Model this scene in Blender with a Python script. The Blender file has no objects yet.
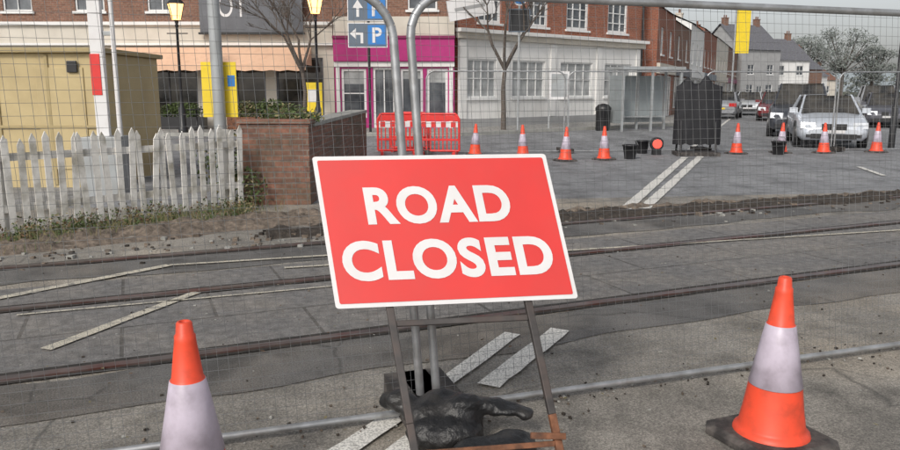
import bpy, math, random
from mathutils import Vector, Matrix, noise
R=math.radians
random.seed(7)
scene=bpy.context.scene
# ------------------------------------------------------------------ materials
def _nt(name):
    m=bpy.data.materials.new(name); m.use_nodes=True
    nt=m.node_tree; b=nt.nodes['Principled BSDF']
    return m,nt,b
def N(nt,t,**k):
    n=nt.nodes.new(t)
    for a,v in k.items(): setattr(n,a,v)
    return n
def ramp(nt,fac,stops):
    r=N(nt,'ShaderNodeValToRGB'); e=r.color_ramp.elements
    while len(e)<len(stops): e.new(0.5)
    for i,(p,c) in enumerate(stops):
        e[i].position=p; e[i].color=(c[0],c[1],c[2],1) if hasattr(c,'__len__') else (c,c,c,1)
    nt.links.new(fac,r.inputs[0]); return r
def mixc(nt,fac,a,b,bt='MIX'):
    m=N(nt,'ShaderNodeMix',data_type='RGBA',blend_type=bt)
    for s,v in ((m.inputs[0],fac),(m.inputs[6],a),(m.inputs[7],b)):
        if isinstance(v,bpy.types.NodeSocket): nt.links.new(v,s)
        elif hasattr(v,'__len__'): s.default_value=(v[0],v[1],v[2],1)
        else: s.default_value=v if s.type=='VALUE' else (v,v,v,1)
    return m.outputs[2]
def noise_tex(nt,scale,detail=4,coord='Object',rough=.55,stretch=None):
    tc=N(nt,'ShaderNodeTexCoord'); n=N(nt,'ShaderNodeTexNoise'); n.inputs['Scale'].default_value=scale
    n.inputs['Detail'].default_value=detail; n.inputs['Roughness'].default_value=rough
    src=tc.outputs[coord]
    if stretch:
        mp=N(nt,'ShaderNodeMapping'); mp.inputs['Rotation'].default_value=(0,0,stretch[1]); mp.inputs['Scale'].default_value=stretch[0]
        nt.links.new(src,mp.inputs[0]); src=mp.outputs[0]
    nt.links.new(src,n.inputs['Vector']); return n
def mat(name,c,rough=.6,metal=0,var=.2,scale=6,bump=0,bscale=80,emis=0,dirt=None,dscale=2,damt=.5,coat=0):
    m,nt,b=_nt(name)
    n=noise_tex(nt,scale)
    r=ramp(nt,n.outputs['Fac'],[(.3,[x*(1-var) for x in c]),(.7,[min(1,x*(1+var)) for x in c])])
    col=r.outputs[0]
    if dirt:
        n2=noise_tex(nt,dscale,6)
        r2=ramp(nt,n2.outputs['Fac'],[(.45,0),(.68,damt)])
        col=mixc(nt,r2.outputs[0],col,dirt)
    nt.links.new(col,b.inputs['Base Color'])
    b.inputs['Roughness'].default_value=rough; b.inputs['Metallic'].default_value=metal
    b.inputs['Coat Weight'].default_value=coat
    if bump:
        nb=noise_tex(nt,bscale,5); bp=N(nt,'ShaderNodeBump'); bp.inputs['Strength'].default_value=bump
        bp.inputs['Distance'].default_value=.02
        nt.links.new(nb.outputs['Fac'],bp.inputs['Height']); nt.links.new(bp.outputs[0],b.inputs['Normal'])
    if emis:
        b.inputs['Emission Color'].default_value=(c[0],c[1],c[2],1); b.inputs['Emission Strength'].default_value=emis
    return m
def asphalt(name,c,patch=.25,warm=(1.08,1.0,.9)):
    m,nt,b=_nt(name)
    big=noise_tex(nt,.55,5); mid=noise_tex(nt,3.2,7,rough=.65); fine=noise_tex(nt,110,3,rough=.8); stain=noise_tex(nt,1.3,6,rough=.6)
    r1=ramp(nt,big.outputs['Fac'],[(.3,[c[i]*(1-patch) for i in range(3)]),(.5,c),(.72,[c[i]*(1+patch)*warm[i] for i in range(3)])])
    r2=ramp(nt,mid.outputs['Fac'],[(.3,.62),(.5,1),(.72,1.2)])
    col=mixc(nt,1,r1.outputs[0],r2.outputs[0],'MULTIPLY')
    r4=ramp(nt,stain.outputs['Fac'],[(.54,1),(.68,.58)])
    col=mixc(nt,1,col,r4.outputs[0],'MULTIPLY')
    # wheel wear running along the road direction
    wear=noise_tex(nt,1.0,5,stretch=((1.6,.12,1),R(22))); r6=ramp(nt,wear.outputs['Fac'],[(.36,.8),(.62,1.12)])
    col=mixc(nt,.8,col,r6.outputs[0],'MULTIPLY')
    r3=ramp(nt,fine.outputs['Fac'],[(.34,.35),(.5,.95),(.66,1.8)])
    col=mixc(nt,.85,col,r3.outputs[0],'MULTIPLY')
    tc=N(nt,'ShaderNodeTexCoord'); wn=noise_tex(nt,2.5,4)
    ad=mixc(nt,.12,tc.outputs['Object'],wn.outputs['Color'],'ADD')
    v=N(nt,'ShaderNodeTexVoronoi',feature='DISTANCE_TO_EDGE'); v.inputs['Scale'].default_value=.9
    nt.links.new(ad,v.inputs['Vector'])
    cr=ramp(nt,v.outputs['Distance'],[(0.0,1),(.012,0)])
    gate=noise_tex(nt,.8,2); gr=ramp(nt,gate.outputs['Fac'],[(.50,0),(.58,.6)])
    mm=N(nt,'ShaderNodeMath',operation='MULTIPLY'); nt.links.new(cr.outputs[0],mm.inputs[0]); nt.links.new(gr.outputs[0],mm.inputs[1])
    col=mixc(nt,mm.outputs[0],col,(.04,.038,.035))
    nt.links.new(col,b.inputs['Base Color']); 
    rr=ramp(nt,big.outputs['Fac'],[(.35,.65),(.65,.9)]); nt.links.new(rr.outputs[0],b.inputs['Roughness'])
    bp=N(nt,'ShaderNodeBump'); bp.inputs['Strength'].default_value=.6; bp.inputs['Distance'].default_value=.007
    nt.links.new(fine.outputs['Fac'],bp.inputs['Height']); nt.links.new(bp.outputs[0],b.inputs['Normal'])
    return m
def brick(name,c1,c2,mortar,sc=1.0,w=.225,h=.075,msz=.008,dirt=(.06,.06,.04),damt=.3,flat=False):
    m,nt,b=_nt(name)
    tc=N(nt,'ShaderNodeTexCoord'); cb=None
    bt=N(nt,'ShaderNodeTexBrick')
    if flat: nt.links.new(tc.outputs['Object'],bt.inputs['Vector'])
    else:
        sx=N(nt,'ShaderNodeSeparateXYZ'); nt.links.new(tc.outputs['Object'],sx.inputs[0])
        ad=N(nt,'ShaderNodeMath',operation='ADD'); nt.links.new(sx.outputs[0],ad.inputs[0]); nt.links.new(sx.outputs[1],ad.inputs[1])
        cb=N(nt,'ShaderNodeCombineXYZ'); nt.links.new(ad.outputs[0],cb.inputs[0]); nt.links.new(sx.outputs[2],cb.inputs[1])
        nt.links.new(cb.outputs[0],bt.inputs['Vector'])
    bt.inputs['Scale'].default_value=sc; bt.inputs['Brick Width'].default_value=w; bt.inputs['Row Height'].default_value=h
    bt.inputs['Mortar Size'].default_value=msz
    for k,v in (('Color1',c1),('Color2',c2),('Mortar',mortar)): bt.inputs[k].default_value=(*v,1)
    n=noise_tex(nt,1.5,6); r=ramp(nt,n.outputs['Fac'],[(.4,0),(.75,damt)])
    col=mixc(nt,r.outputs[0],bt.outputs['Color'],dirt)
    f=noise_tex(nt,14,4); r5=ramp(nt,f.outputs['Fac'],[(.3,.65),(.7,1.35)]); col=mixc(nt,.85,col,r5.outputs[0],'MULTIPLY')
    if flat:
        g=noise_tex(nt,90,3,rough=.8); r7=ramp(nt,g.outputs['Fac'],[(.34,.5),(.66,1.5)]); col=mixc(nt,.8,col,r7.outputs[0],'MULTIPLY')
    nt.links.new(col,b.inputs['Base Color']); b.inputs['Roughness'].default_value=.9
    bp=N(nt,'ShaderNodeBump'); bp.inputs['Strength'].default_value=.5; bp.inputs['Distance'].default_value=.01; bp.invert=True
    nt.links.new(bt.outputs['Fac'],bp.inputs['Height']); nt.links.new(bp.outputs[0],b.inputs['Normal'])
    return m
def worn_paint(name,c,base,lo=.42,hi=.55):
    m,nt,b=_nt(name)
    n=noise_tex(nt,9,8,rough=.75); r=ramp(nt,n.outputs['Fac'],[(lo-.06,0),(hi-.06,1)])
    f=noise_tex(nt,90,3); r2=ramp(nt,f.outputs['Fac'],[(.36,.25),(.55,1)])
    mu=N(nt,'ShaderNodeMath',operation='MULTIPLY'); nt.links.new(r.outputs[0],mu.inputs[0]); nt.links.new(r2.outputs[0],mu.inputs[1])
    col=mixc(nt,mu.outputs[0],base,c); nt.links.new(col,b.inputs['Base Color']); b.inputs['Roughness'].default_value=.8
    return m
def glassmat(name,c=(.03,.035,.04),c2=(.12,.13,.14)):
    m,nt,b=_nt(name)
    n=noise_tex(nt,1.3,3); r=ramp(nt,n.outputs['Fac'],[(.35,c),(.7,c2)])
    nt.links.new(r.outputs[0],b.inputs['Base Color']); b.inputs['Roughness'].default_value=.06
    b.inputs['Specular IOR Level'].default_value=.6
    return m

M_asph=asphalt('asphalt_near',(.265,.245,.215),.28)
M_asph2=asphalt('asphalt_far',(.235,.238,.245),.15,(1,1,1))
M_tar=asphalt('asphalt_dark_patch',(.145,.138,.13),.3)
M_ground=mat('ground_soil_grass',(.09,.095,.055),.95,var=.4,scale=.6)
M_pave=brick('paving_slabs',(.36,.35,.33),(.32,.31,.295),(.2,.19,.18),1,.6,.6,.012,flat=True)
M_soil=mat('soil_rubble',(.17,.135,.105),.95,var=.55,scale=14,bump=1,bscale=40)
M_dark_soil=mat('dark_trench_soil',(.05,.04,.032),.95,var=.6,scale=18,bump=1,bscale=40)
M_rail=mat('worn_rail_steel',(.15,.12,.11),.42,.5,.4,5,dirt=(.13,.04,.03),dscale=3,damt=.9)
M_groove=mat('flangeway_dark',(.035,.03,.026),.9,var=.5,scale=12)  # flat strips: the grooves' darkness is in the colour, nothing is recessed
M_wline=worn_paint('white_road_paint',(.78,.76,.71),(.24,.23,.215),.36,.5)
M_yline=worn_paint('cream_road_paint',(.62,.57,.46),(.19,.18,.165),.41,.55)
M_tube=mat('galvanised_tube',(.44,.45,.46),.4,.6,.2,12,dirt=(.2,.18,.16),dscale=9,damt=.5)
M_wire=mat('galvanised_wire',(.24,.245,.25),.6,.3,.2,5)
M_rubber=mat('black_rubber',(.045,.04,.038),.8,var=.35,scale=12,bump=.3,dirt=(.16,.14,.125),dscale=12,damt=.6)
M_frame=mat('dark_painted_steel',(.075,.068,.066),.55,.3,.3,14,dirt=(.10,.06,.045),dscale=7,damt=.5)
M_rust=mat('rusty_steel',(.22,.095,.05),.8,.2,.5,20,dirt=(.05,.035,.03),dscale=12,damt=.8)
M_signred=mat('sign_red',(.72,.045,.04),.42,var=.05,scale=3,dirt=(.60,.065,.058),dscale=5,damt=.35)
M_signwhite=mat('sign_white',(.76,.75,.75),.4,var=.03,scale=4,dirt=(.58,.53,.51),dscale=8,damt=.3)
M_aluback=mat('aluminium_back',(.35,.35,.35),.5,.6)
M_cone=mat('cone_orange_red',(.88,.085,.035),.45,var=.08,scale=9,dirt=(.45,.06,.03),dscale=11,damt=.6)
M_sleeve=mat('cone_reflective_sleeve',(.62,.55,.65),.4,var=.06,scale=20,dirt=(.32,.27,.32),dscale=10,damt=.7)
M_bag=mat('black_plastic_sandbag',(.014,.014,.015),.38,var=.3,scale=12,bump=.6,bscale=25,dirt=(.06,.055,.05),dscale=9,damt=.5)
M_cover=mat('matt_black_cover',(.012,.012,.015),.75,var=.3,scale=5,bump=.4,bscale=8)
M_picket=mat('weathered_white_paint',(.74,.72,.68),.75,var=.12,scale=9,bump=.3,dirt=(.26,.235,.17),dscale=5,damt=.75)
M_shed=mat('cream_panel_paint',(.54,.43,.23),.65,var=.08,scale=1.2,dirt=(.33,.25,.13),dscale=1.5,damt=.45)
M_shed2=mat('cream_trim_paint',(.40,.315,.16),.65,var=.1,scale=3)
M_black=mat('black_gloss_paint',(.02,.02,.022),.4,var=.2)
M_wallbrick=brick('old_garden_brick',(.27,.125,.085),(.15,.08,.06),(.20,.17,.145),dirt=(.07,.07,.045),damt=.85)
M_redbrick=brick('red_house_brick',(.38,.12,.065),(.28,.085,.05),(.3,.23,.18),damt=.2)
M_brownbrick=brick('brown_house_brick',(.28,.14,.095),(.21,.10,.07),(.25,.2,.16),damt=.2)
M_cream=mat('cream_render',(.66,.61,.53),.85,var=.06,scale=1.5,dirt=(.45,.40,.33),dscale=.8,damt=.4)
M_white=mat('white_render',(.82,.81,.79),.8,var=.04,scale=1.2,dirt=(.60,.58,.54),dscale=.7,damt=.35)
M_grey=mat('grey_render',(.36,.36,.36),.85,var=.1,scale=1.5)
M_slate=mat('slate_roof',(.14,.14,.155),.7,var=.25,scale=5)
M_tile=mat('clay_tile_roof',(.20,.10,.07),.85,var=.3,scale=5)
M_wframe=mat('white_window_frame',(.80,.80,.79),.5,var=.03)
M_glass=glassmat('window_glass',(.04,.045,.055),(.17,.185,.2))
M_dglass=glassmat('shop_glass',(.015,.016,.018),(.10,.09,.075))
M_curtain=mat('net_curtain',(.40,.41,.41),.9,var=.35,scale=2)
M_mag=mat('magenta_paint',(.44,.022,.18),.5,var=.08)
M_magd=mat('dark_magenta_paint',(.22,.012,.085),.5,var=.1)
M_awn=mat('peach_awning_canvas',(.78,.51,.35),.85,var=.12,scale=3,dirt=(.5,.3,.2),dscale=3,damt=.5)
M_fascia=mat('charcoal_fascia',(.13,.135,.15),.6,var=.15,scale=2)
M_yellow=mat('yellow_sign_paint',(.84,.62,.03),.5,var=.06)
M_blue=mat('sign_blue',(.03,.20,.55),.45,var=.03)
M_nblue=mat('sign_slate',(.12,.155,.20),.45,var=.05)
M_red=mat('red_plastic',(.72,.04,.035),.45,var=.12,scale=6)
M_lampglow=mat('lit_lantern_glass',(1,.55,.2),.4,var=.02,emis=3.0)
M_redglow=mat('red_hazard_lamp',(1,.10,.07),.3,var=.02,emis=.7)
M_leaf=mat('dark_green_leaf',(.07,.10,.03),.75,var=.5,scale=12)
M_leaf2=mat('dry_weed_leaf',(.20,.17,.085),.85,var=.4,scale=12)
M_dead=mat('dead_leaf',(.13,.075,.04),.85,var=.5,scale=30)
M_leaff=mat('hazy_leaf_dark',(.15,.17,.155),.9,var=.3,scale=.3)  # distance haze put into both far leaf colours, paled and greyed
M_leaff2=mat('hazy_leaf_light',(.22,.235,.215),.9,var=.3,scale=.3)
M_bark=mat('bark',(.12,.10,.085),.9,var=.3,scale=20,bump=.5)
M_greypole=mat('grey_pole_paint',(.40,.42,.43),.5,.2,.1,8,dirt=(.24,.23,.21),dscale=4,damt=.5)
M_tyre=mat('tyre_rubber',(.02,.02,.02),.8)
M_rim=mat('alloy_rim',(.35,.35,.36),.35,.8)
M_headl=mat('headlamp_glass',(.70,.73,.76),.12,.1,.1)
M_tail=mat('tail_lamp',(.5,.02,.02),.2,var=.1)
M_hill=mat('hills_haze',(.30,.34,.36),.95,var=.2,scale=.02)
M_stone=mat('concrete_kerb',(.34,.335,.31),.9,var=.15,scale=4,bump=.3)
M_panel=brick('crossing_panels',(.165,.158,.153),(.145,.14,.137),(.075,.07,.066),1,1.2,.75,.012,dirt=(.25,.225,.195),damt=.7,flat=True)

# ------------------------------------------------------------------ builder
class B:
    def __init__(s,name,M=None):
        s.name=name; s.M=M or Matrix(); s.p={}
    def add(s,vs,fs,m,part='body',smooth=False):
        d=s.p.setdefault(part,dict(v=[],f=[],m=[],s=[],mats=[]))
        o=len(d['v']); d['v']+= [tuple(v) for v in vs]
        if m not in d['mats']: d['mats'].append(m)
        k=d['mats'].index(m)
        for f in fs:
            d['f'].append([i+o for i in f]); d['m'].append(k); d['s'].append(smooth)
    def box(s,x0,x1,y0,y1,z0,z1,m,part='body',T=None):
        vs=[Vector((x,y,z)) for z in (z0,z1) for y in (y0,y1) for x in (x0,x1)]
        if T: vs=[T@v for v in vs]
        s.add(vs,[(0,2,3,1),(4,5,7,6),(0,1,5,4),(2,6,7,3),(0,4,6,2),(1,3,7,5)],m,part)
    def cyl(s,p0,p1,r0,r1,m,n=10,part='body',cap=True,smooth=True):
        p0=Vector(p0);p1=Vector(p1);d=(p1-p0).normalized()
        a=d.orthogonal().normalized(); b=d.cross(a)
        vs=[]
        for p,r in ((p0,r0),(p1,r1)):
            for i in range(n):
                t=2*math.pi*i/n; vs.append(p+a*math.cos(t)*r+b*math.sin(t)*r)
        s.add(vs,[(i,(i+1)%n,n+(i+1)%n,n+i) for i in range(n)],m,part,smooth)
        if cap:
            s.add(vs,[tuple(range(n))[::-1],tuple(range(n,2*n))],m,part,False)
    def tube(s,pts,r,m,n=8,part='body'):
        for a,b in zip(pts[:-1],pts[1:]): s.cyl(a,b,r,r,m,n,part)
    def lathe(s,c,prof,m,n=24,part='body',cap=True):
        vs=[];c=Vector(c)
        for r,z in prof:
            for i in range(n):
                t=2*math.pi*i/n; vs.append(c+Vector((r*math.cos(t),r*math.sin(t),z)))
        fs=[]
        for j in range(len(prof)-1):
            for i in range(n):
                fs.append((j*n+i,j*n+(i+1)%n,(j+1)*n+(i+1)%n,(j+1)*n+i))
        s.add(vs,fs,m,part,True)
        if cap: s.add(vs[-n:],[tuple(range(n))],m,part)
    def quad(s,a,b,c,d,m,part='body'): s.add([a,b,c,d],[(0,1,2,3)],m,part)
    def done(s,bevel=0):
        objs=[]
        single=len(s.p)==1
        if not single:
            e=bpy.data.objects.new(s.name,None); scene.collection.objects.link(e); e.matrix_world=s.M
        for pn,d in s.p.items():
            me=bpy.data.meshes.new(pn); me.from_pydata(d['v'],[],d['f'])
            for m in d['mats']: me.materials.append(m)
            me.polygons.foreach_set('material_index',d['m']); me.polygons.foreach_set('use_smooth',d['s'])
            me.update()
            o=bpy.data.objects.new(s.name if single else pn,me); scene.collection.objects.link(o)
            if single: o.matrix_world=s.M
            else: o.parent=e
            if bevel:
                md=o.modifiers.new('b','BEVEL'); md.width=bevel; md.segments=2; md.limit_method='ANGLE'; md.angle_limit=R(40)
            objs.append(o)
        return objs
def TM(x,y,z=0,rz=0): return Matrix.Translation((x,y,z))@Matrix.Rotation(rz,4,'Z')
def dirM(P,a):
    return TM(P[0],P[1],0,math.atan2(a[1],a[0]))
def textgeo(body,off=0.0,res=6):
    c=bpy.data.curves.new('t','FONT'); c.body=body; c.offset=off; c.resolution_u=res; c.fill_mode='FRONT'; c.space_character=1.08
    o=bpy.data.objects.new('t',c); scene.collection.objects.link(o)
    dg=bpy.context.evaluated_depsgraph_get(); me=bpy.data.meshes.new_from_object(o.evaluated_get(dg))
    vs=[v.co.copy() for v in me.vertices]; fs=[tuple(p.vertices) for p in me.polygons]
    bpy.data.objects.remove(o); bpy.data.meshes.remove(me)
    xs=[v.x for v in vs]; ys=[v.y for v in vs]
    x0,x1,y0,y1=min(xs),max(xs),min(ys),max(ys)
    return [((v.x-x0)/(x1-x0),(v.y-y0)/(y1-y0)) for v in vs],fs
def put_text(b,body,m,fn,x0,x1,y0,y1,part='lettering',off=0.0):
    vs,fs=textgeo(body,off)
    b.add([fn(x0+u*(x1-x0),y0+v*(y1-y0)) for u,v in vs],fs,m,part)
def ell(b,c,r,m,part='body',n=12):
    prof=[(math.sin(math.pi*j/n)*1,-math.cos(math.pi*j/n)) for j in range(n+1)]
    vs=[];fs=[]
    for q,z in prof:
        for i in range(16):
            t=2*math.pi*i/16; vs.append((c[0]+r[0]*q*math.cos(t),c[1]+r[1]*q*math.sin(t),c[2]+r[2]*z))
    for j in range(n):
        for i in range(16): fs.append((j*16+i,j*16+(i+1)%16,(j+1)*16+(i+1)%16,(j+1)*16+i))
    b.add(vs,fs,m,part,True)
def leaves(b,c,r,n,size,mats,part='foliage'):
    for i in range(n):
        while True:
            p=Vector((random.uniform(-1,1),random.uniform(-1,1),random.uniform(-1,1)))
            if p.length<1: break
        p=Vector((c[0]+p.x*r[0],c[1]+p.y*r[1],max(.01,c[2]+p.z*r[2])))
        a=Vector((random.gauss(0,1),random.gauss(0,1),random.gauss(0,1))).normalized(); q=a.orthogonal().normalized()
        s=size*random.uniform(.5,1.3)
        b.add([p-a*s,p+q*s*.5,p+a*s,p-q*s*.5],[(0,1,2,3)],random.choice(mats),part)

# ------------------------------------------------------------------ camera, world, sun
cam=bpy.data.cameras.new('camera'); co=bpy.data.objects.new('camera',cam); scene.collection.objects.link(co)
co.location=(0,0,1.55); co.rotation_euler=(R(90-10.2),0,0); cam.lens=30; cam.sensor_width=36; cam.clip_end=3000; cam.clip_start=.05
scene.camera=co
w=bpy.data.worlds.new('World'); scene.world=w; w.use_nodes=True; nt=w.node_tree
bg=nt.nodes['Background']; sky=nt.nodes.new('ShaderNodeTexSky'); sky.sky_type='NISHITA'; sky.sun_disc=False
SE,SR=R(38),R(205)
sky.sun_elevation=SE; sky.sun_rotation=SR; sky.air_density=1.0; sky.dust_density=3.0; sky.ozone_density=1
hs=nt.nodes.new('ShaderNodeHueSaturation'); hs.inputs['Saturation'].default_value=.25
nt.links.new(sky.outputs[0],hs.inputs['Color']); nt.links.new(hs.outputs[0],bg.inputs[0]); bg.inputs[1].default_value=.14
sl=bpy.data.lights.new('sun','SUN'); sl.energy=1.5; sl.angle=R(11); sl.color=(1,.94,.85)
so=bpy.data.objects.new('sun',sl); scene.collection.objects.link(so)
d=Vector((math.sin(SR)*math.cos(SE),math.cos(SR)*math.cos(SE),math.sin(SE)))
so.rotation_euler=d.to_track_quat('Z','Y').to_euler()
scene.view_settings.view_transform='Standard'; scene.view_settings.look='None'; scene.view_settings.exposure=0

# ------------------------------------------------------------------ ground sheets
def sheet(name,pts,z,m,M=None):
    b=B(name,M); b.add([(p[0],p[1],z) for p in pts],[tuple(range(len(pts)))],m); return b.done()
sheet('ground',[(-900,-200),(900,-200),(900,1500),(-900,1500)],0,M_ground)
sheet('road',[(-14,-6),(60,-6),(60,18.4),(-14,8.7)],.004,M_asph)
sheet('road_far',[(-14,8.7),(60,18.4),(75,60),(105,170),(70,170),(48,120),(20,60),(11,34),(1,26.2),(-30,26.2),(-30,8.7)],.0045,M_asph2)
pp=[(-28,25.5),(0.3,25.8),(10.8,34.2),(27,69),(46,112),(40,114),(18,72),(7,42),(-28,33)]
b=B('pavement')
n=len(pp)
b.add([(x,y,.12) for x,y in pp],[tuple(range(n))],M_pave,'slabs')
for i in range(4):
    p,q=Vector(pp[i]),Vector(pp[i+1]); t=(q-p).normalized(); nn=Vector((t.y,-t.x))
    T=TM(p.x,p.y,0,math.atan2(t.y,t.x)); b.box(0,(q-p).length,-.15,-.002,0,.125,M_stone,'kerb',T)
b.done()
CM=dirM((-2.42,3.82),(.92,.39))
b=B('level_crossing_surface',CM)
b.add([(-9,.12,.010),(16,.12,.010),(16,1.42,.010),(-9,1.42,.010)],[(0,1,2,3)],M_panel,'crossing_panels')
b.add([(-9,1.62,.010),(16,1.62,.010),(16,2.15,.010),(-9,2.15,.010)],[(0,1,2,3)],M_panel,'crossing_panels'); b.done()
def raggedstrip(name,y0,y1,z,m,amp=.05):
    vs=[];fs=[]
    for i in range(251):
        x=-10+i*.12
        vs+=[(x,y0+amp*noise.noise(Vector((x*1.3,y0,1))),z),(x,y1+amp*noise.noise(Vector((x*1.3,y1,7))),z)]
    fs=[(2*i,2*i+2,2*i+3,2*i+1) for i in range(250)]
    b=B(name,CM); b.add(vs,fs,m); b.done()
raggedstrip('road_patch',-.62,-.07,.009,M_tar,.12)
raggedstrip('road_patch',2.3,2.88,.009,M_tar,.2)
for k,yy in enumerate((0,1.5,2.95)):
    b=B('railway_rail',CM)
    b.box(-12,25,yy-.035,yy+.035,0,.026,M_rail,'rail_head')
    b.add([(-12,yy+.035,.015),(25,yy+.035,.015),(25,yy+.11,.015),(-12,yy+.11,.015)],[(0,1,2,3)],M_groove,'flangeway')
    b.add([(-12,yy-.07,.015),(25,yy-.07,.015),(25,yy-.035,.015),(-12,yy-.035,.015)],[(0,1,2,3)],M_groove,'outer_gap')
    b.done()
def strip(name,p0,p1,wd,h,m,seed=0,nx=220,ny=14,z0=.006,wob=.25):
    p0=Vector(p0);p1=Vector(p1);t=(p1-p0);L=t.length;t.normalize();nn=Vector((-t.y,t.x))
    vs=[];fs=[]
    for i in range(nx+1):
        x=i/nx*L; o=noise.noise(Vector((x*.5,seed,0)))*wob; ww=wd*(1+.5*noise.noise(Vector((x*1.1,seed+5,0))))
        for j in range(ny+1):
            v=j/ny*2-1; p=p0+t*x+nn*(o+v*ww/2)
            e=max(0,1-abs(v)**3)
            z=z0+e*h*(.45+.9*noise.noise(Vector((p.x*3,p.y*3,seed)))+.5*noise.noise(Vector((p.x*11,p.y*11,seed))))
            if abs(v)>.99: z=.003
            vs.append((p.x,p.y,max(.003,z)))
    for i in range(nx):
        for j in range(ny):
            a=i*(ny+1)+j; fs.append((a,a+ny+1,a+ny+2,a+1))
    b=B(name); b.add(vs,fs,m,smooth=True); b.done()
strip('trench_rubble',(-2.0,7.95),(13,13.1),.5,.10,M_dark_soil,3)
strip('soil_bank',(-1.6,8.45),(13,13.55),.22,.07,M_soil,8,wob=.12)
strip('verge_soil',(-8,5.1),(-1.6,9.3),1.0,.10,M_soil,5)
strip('verge_soil',(-2.6,9.0),(0.8,8.9),.9,.09,M_soil,15)
b=B('rubble_stones')
for i in range(650):
    t=random.random(); x=-6+18*t; y=6.1+ (x+6)*.365+random.gauss(0,.28)
    s=abs(random.gauss(0,.014))+.008
    n1=Vector((x,y,s*.4)); vs=[n1+Vector((random.uniform(.6,1)*s*a,random.uniform(.6,1)*s*bb,random.uniform(.4,.8)*s*c)) for c in (-1,1) for bb in (-1,1) for a in (-1,1)]
    b.add(vs,[(0,2,3,1),(4,5,7,6),(0,1,5,4),(2,6,7,3),(0,4,6,2),(1,3,7,5)],random.choice([M_soil,M_stone,M_dark_soil,M_soil]))
b.done()
b=B('road_grit')
for i in range(700):
    x=random.uniform(-3.5,5); y=random.uniform(2.4,7.5) if i%2 else 3.4+x*.33+random.gauss(0,.12)
    s=random.uniform(.003,.009)
    T=TM(x,y,s*.5+.008,random.random()*6)@Matrix.Rotation(random.random(),4,'X')
    b.box(-s,s,-s*.7,s*.7,-s*.5,s*.5,random.choice([M_soil,M_dark_soil,M_stone]),'body',T)
for i in range(300):
    x=random.uniform(-3.5,5); y=random.choice((3.45+x*.33+random.gauss(0,.08),4.85+x*.42+random.gauss(0,.1),random.uniform(2.5,8)))
    a=random.random()*6.3; s=random.uniform(.008,.022); c=Vector((x,y,.024)); u=Vector((math.cos(a),math.sin(a),.1))*s; v_=Vector((-math.sin(a),math.cos(a),.35))*s*.5
    b.add([c-u,c+v_,c+u,c-v_+Vector((0,0,.004))],[(0,1,2,3)],random.choice([M_dead,M_leaf2,M_dark_soil]))
b.done()
def line(p,q,wd,m,name='road_marking',z=.020):
    p=Vector(p);q=Vector(q);t=(q-p).normalized();nn=Vector((-t.y,t.x))*wd/2
    L=(q-p).length; k=max(2,int(L/.12)); vs=[];fs=[]
    for i in range(k+1):
        c=p.lerp(q,i/k)
        vs+= [(*(c+nn*(1+random.uniform(-.12,.08))),z),(*(c-nn*(1+random.uniform(-.12,.08))),z)]
    for i in range(k): fs.append((2*i,2*i+1,2*i+3,2*i+2))
    b=B(name); b.add(vs,fs,m); b.done()
line((-.03,3.78),(.40,4.60),.11,M_wline); line((.20,3.74),(.72,4.68),.13,M_wline)
line((-.50,2.95),(-.23,3.42),.12,M_wline); line((-.28,2.90),(0.02,3.45),.11,M_wline)
line((2.27,9.65),(5.45,17.4),.16,M_wline); line((2.55,9.75),(5.88,17.6),.16,M_wline)
line((6.2,19.5),(16,43),.12,M_wline)
line((-2.43,4.3),(-1.95,5.6),.085,M_yline); line((-3.4,5.4),(-2.5,6.5),.09,M_yline)
line((-1.45,6.4),(5.2,8.25),.05,M_yline); line((-3.0,5.0),(0.2,6.2),.03,M_yline)
line((-2.5,6.5),(-1.0,6.95),.05,M_yline)
line((8.6,11.2),(10.4,13.9),.1,M_wline); line((7.9,13.6),(8.3,15.2),.1,M_wline)

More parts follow.
